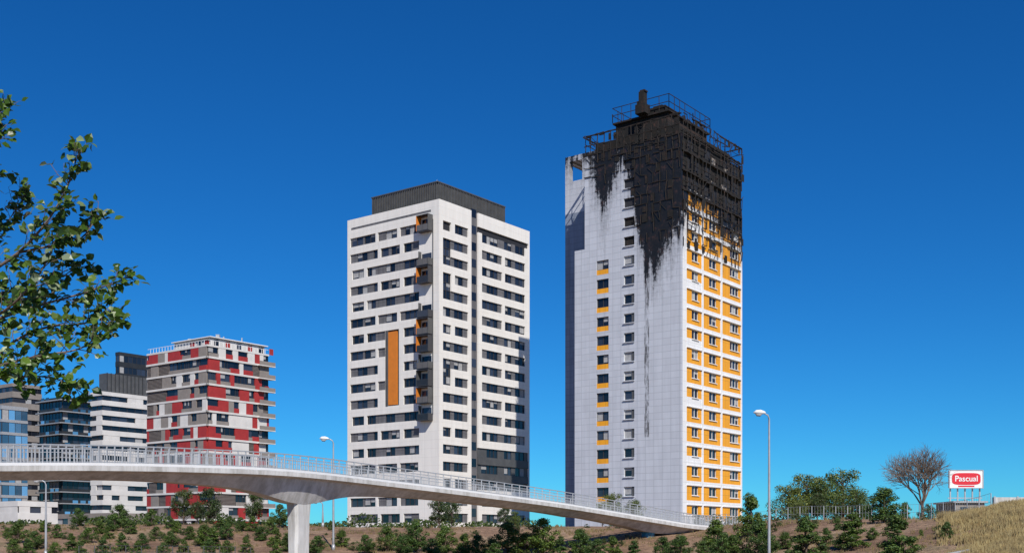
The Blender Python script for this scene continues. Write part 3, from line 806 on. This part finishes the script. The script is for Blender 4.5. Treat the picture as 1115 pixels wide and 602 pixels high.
for px,top,D in [(20,568,104),(38,578,100),(62,570,108),(78,580,100),(96,574,104),(108,566,112),(125,560,114),(143,566,112),(155,580,102),(170,573,108),(186,578,103),(207,572,108),(222,570,104),(232,574,102),(247,570,108),(262,563,114),(284,572,108),(300,574,106),(313,580,102),(8,574,108),(133,580,100),(112,584,98),(200,586,99),(228,586,97),
    (60,590,96),(300,590,96),(30,586,97),(150,588,97),(178,590,96),(268,584,100),(247,588,97),(88,588,97),(345,583,100),(372,576,106),(398,582,102),(520,582,102),(572,580,103),(610,583,101),(668,583,101),(690,588,100),(722,584,101),
    (765,588,96),(800,582,92),(855,578,90),(900,574,88),(950,574,86),(1003,576,84),(437,584,101),(470,586,100),(505,580,103),(536,586,100),(650,586,100),(15,588,96),(48,566,112),(118,572,108),(192,566,113),(240,562,115),(275,562,114),(318,568,108)]:
    tree('oval' if tr.random()<.55 else 'cone',px,top-1,D,1.35)
for _ in range(100):
    px=tr.choice((tr.uniform(0,330),tr.uniform(340,1040))); D=lerp(D0,px)+(lerp(D1,px)-lerp(D0,px))*tr.uniform(.3,1.05)
    b=P(px,0,D); z=terrain(b.x,b.y); o=bpy.data.objects.new('shrub',tr.choice(var['bush'])); scene.collection.objects.link(o)
    s=tr.uniform(.2,.55); o.location=(b.x,b.y,z-.1); o.scale=(s*1.2,s*1.2,s)
mb=MB(); r=random.Random(21)
for _ in range(60):
    px=r.uniform(-60,1180); D=r.uniform(140,165); 
    if 380<px<760: 
        if r.random()<.4: continue
    b=P(px,0,D); h=r.uniform(.6,2.2); z=3.2
    for _ in range(260):
        v=rv(r); p=Vector((b.x+v.x*2.6,b.y+v.y*2,z+h*.5+v.z*h*.6)); x=rv(r).normalized()*.22; y=x.orthogonal().normalized()*.13
        mb.face([p-x,p+y,p+x,p-y],'leafd')
mb.obj('distant_hedge')
mb=MB(); r=random.Random(31)
for i in range(13000):
    right=i%2==0
    px=r.uniform(1020,1140) if right else r.uniform(-20,1060)
    d0,d1=lerp(D0,px),lerp(D1,px); D=d0+(d1-d0)*(r.uniform(.1,1.06) if right else r.uniform(.25,1.05)); b=P(px,0,D); z=terrain(b.x,b.y)
    nz=mn.noise(Vector((b.x*.3,b.y*.3,8)))
    if not right and nz<.05: continue
    if right and (px-1025)/50+nz*1.2<r.random(): continue
    big=(.75+nz*.6 if right else .45)
    for _ in range(5 if right else 4):
        x=b.x+r.uniform(-.15,.15); y=b.y+r.uniform(-.15,.15); h=r.uniform(.2,.75)*big; l=Vector((r.uniform(-.3,.3),r.uniform(-.3,.3),1))*h; w=.03+.02*big
        mb.face([(x-w,y,z-.05),(x+w,y,z-.05),(x+l.x,y+l.y,z+l.z)],'straw' if right else 'weed')
mb.obj('dry_grass')
# ============================================================ foreground poplar
def poplar():
    r=random.Random(77); mb=MB(); ml=MB()
    tx=P(-260,0,8.6); 
    mb.tube([(tx.x,tx.y,-.2),(tx.x+.05,tx.y,1.5),(tx.x-.03,tx.y,3),(tx.x+.08,tx.y,4.6),(tx.x,tx.y,6.3)],[.13,.11,.085,.05,.012],'bark',10)
    brs=[([(-255,470,8.6),(-120,380,8.4),(-30,310,8.2),(20,275,8.1),(52,240,8.0),(72,205,8.0),(84,172,8.0)],.3),
         ([(-255,480,8.6),(-120,410,8.3),(-20,355,8.0),(45,332,7.9),(95,318,7.9),(130,306,7.9)],.3),
         ([(-255,520,8.6),(-110,450,8.2),(-20,405,8.0),(40,388,7.8),(90,378,7.8),(122,348,7.8)],.25),
         ([(-110,450,8.2),(-30,418,8.3),(25,410,8.2),(60,412,8.1),(84,424,8.1)],.2),
         ([(-250,400,8.6),(-120,300,8.6),(-45,220,8.5),(-12,165,8.5),(2,118,8.5)],.25),
         ([(-20,355,8.0),(15,330,7.7),(45,295,7.6),(60,262,7.6)],.15),
         ([(-20,405,8),(15,372,8.2),(52,356,8.3),(92,352,8.3),(112,340,8.3)],.2),
         ([(-120,300,8.6),(-50,285,8.8),(-10,262,8.9),(15,232,9.0),(26,215,9.0)],.15),
         ([(-60,330,8.3),(-15,322,8.3),(20,316,8.4),(60,305,8.5),(84,290,8.5)],.15),
         ([(-250,350,8.6),(-170,220,8.7),(-110,120,8.7),(-80,50,8.7)],.2),
         ([(20,275,8.1),(55,268,8.2),(85,262,8.2),(104,240,8.2)],.15)]
    def leaf(p,d):
        s=r.uniform(.042,.080); n=(rv(r)+Vector((0,-.6,.6))).normalized(); x=(d-n*d.dot(n)); x=x.normalized() if x.length>.1 else n.orthogonal().normalized()
        y=n.cross(x); w=s*.45; f=n*s*r.uniform(.02,.16)
        a=p; m1=p+x*s*.35; t=p+x*s*1.05-n*s*.12; m2=p+x*s*.72
        b=len(ml.v); ml.v+=[tuple(q) for q in (a,m1-y*w*1.0+f,m2-y*w*.7+f,t,m2+y*w*.7+f,m1+y*w*1.0+f,m1,m2)]
        k=ml.mi('pop')
        for fc in ((0,6,1),(1,6,7,2),(2,7,3),(0,5,6),(5,4,7,6),(4,3,7)):
            ml.f.append(tuple(b+i for i in fc)); ml.m.append(k); ml.uv+=[(0,0)]*len(fc)
    def twig(p,d,l,n):
        e=p+d*l; m_=p.lerp(e,.5)+rv(r)*l*.08; mb.tube([p,m_,e],[.0035,.0025,.0012],'twig',4)
        for i in range(n):
            t=.15+.85*(i+1)/n; q=p.lerp(m_,t*2) if t<.5 else m_.lerp(e,t*2-1)
            ld=(d*.4+rv(r)+Vector((0,0,-.25))).normalized(); q2=q+ld*r.uniform(.015,.04); mb.beam(q,q2,.0014,'twig'); leaf(q2,ld)
    for pts,rad in brs:
        path=catmull([P(*q) for q in pts],8); n=len(path)
        mb.tube(path,[.016*rad/.3*(1-i/n)**1.1+.0025 for i in range(n)],'twig',6)
        for i in range(n-1):
            px=CXP+F_PX*path[i].x/path[i].y
            t=i/n
            if px<-60 and r.random()<.6: continue
            if px>-60 and t<.2: continue
            d=(path[i+1]-path[i]); ln=d.length; d.normalize()
            for _ in range(max(1,round(ln/.035*(.5+.9*t)))):
                q=path[i].lerp(path[i+1],r.random()); dd=(d*.7+rv(r)*.9+Vector((0,0,.15))).normalized()
                twig(q,dd,r.uniform(.06,.22)*(1.25-t*.5),r.randint(4,8))
        twig(path[-1],d,.08,7)
    root=empty('poplar_tree'); mb.obj('trunk_and_branches',root,True); ml.obj('leaves',root)
poplar()
# ============================================================ light, world, camera
EL,AZ=math.radians(42),math.radians(164)
sv=Vector((math.sin(AZ)*math.cos(EL),math.cos(AZ)*math.cos(EL),math.sin(EL)))
sd=bpy.data.lights.new('sun','SUN'); sd.energy=5.0; sd.angle=math.radians(.5); sd.color=(1,.95,.88)
so=bpy.data.objects.new('sun',sd); so.rotation_euler=sv.to_track_quat('Z','Y').to_euler(); scene.collection.objects.link(so)
w=bpy.data.worlds.new('World'); scene.world=w; w.use_nodes=True; nt=w.node_tree
sky=nt.nodes.new('ShaderNodeTexSky'); sky.sky_type='NISHITA'; sky.sun_disc=False; sky.sun_elevation=EL; sky.sun_rotation=AZ
sky.air_density=1.0; sky.dust_density=.0; sky.ozone_density=2.6; sky.altitude=1500
hs=nt.nodes.new('ShaderNodeHueSaturation'); hs.inputs['Saturation'].default_value=1.27
mx=nt.nodes.new('ShaderNodeMix'); mx.data_type='RGBA'; mx.blend_type='MULTIPLY'; mx.inputs[0].default_value=1; mx.inputs[7].default_value=(.17,.70,1.06,1)
bg=nt.nodes['Background']; bg.inputs['Strength'].default_value=.094
nt.links.new(sky.outputs[0],hs.inputs['Color']); nt.links.new(hs.outputs[0],mx.inputs[6]); nt.links.new(mx.outputs[2],bg.inputs[0])
cd=bpy.data.cameras.new('camera'); cd.sensor_width=36; cd.lens=F_PX/1115*36; cd.shift_y=(HY-301)/1115; cd.clip_end=20000; cd.clip_start=.1
co=bpy.data.objects.new('camera',cd); co.location=(0,0,CZ); co.rotation_euler=(math.pi/2,0,0); scene.collection.objects.link(co); scene.camera=co
scene.view_settings.view_transform='Standard'; scene.view_settings.look='None'; scene.view_settings.exposure=0
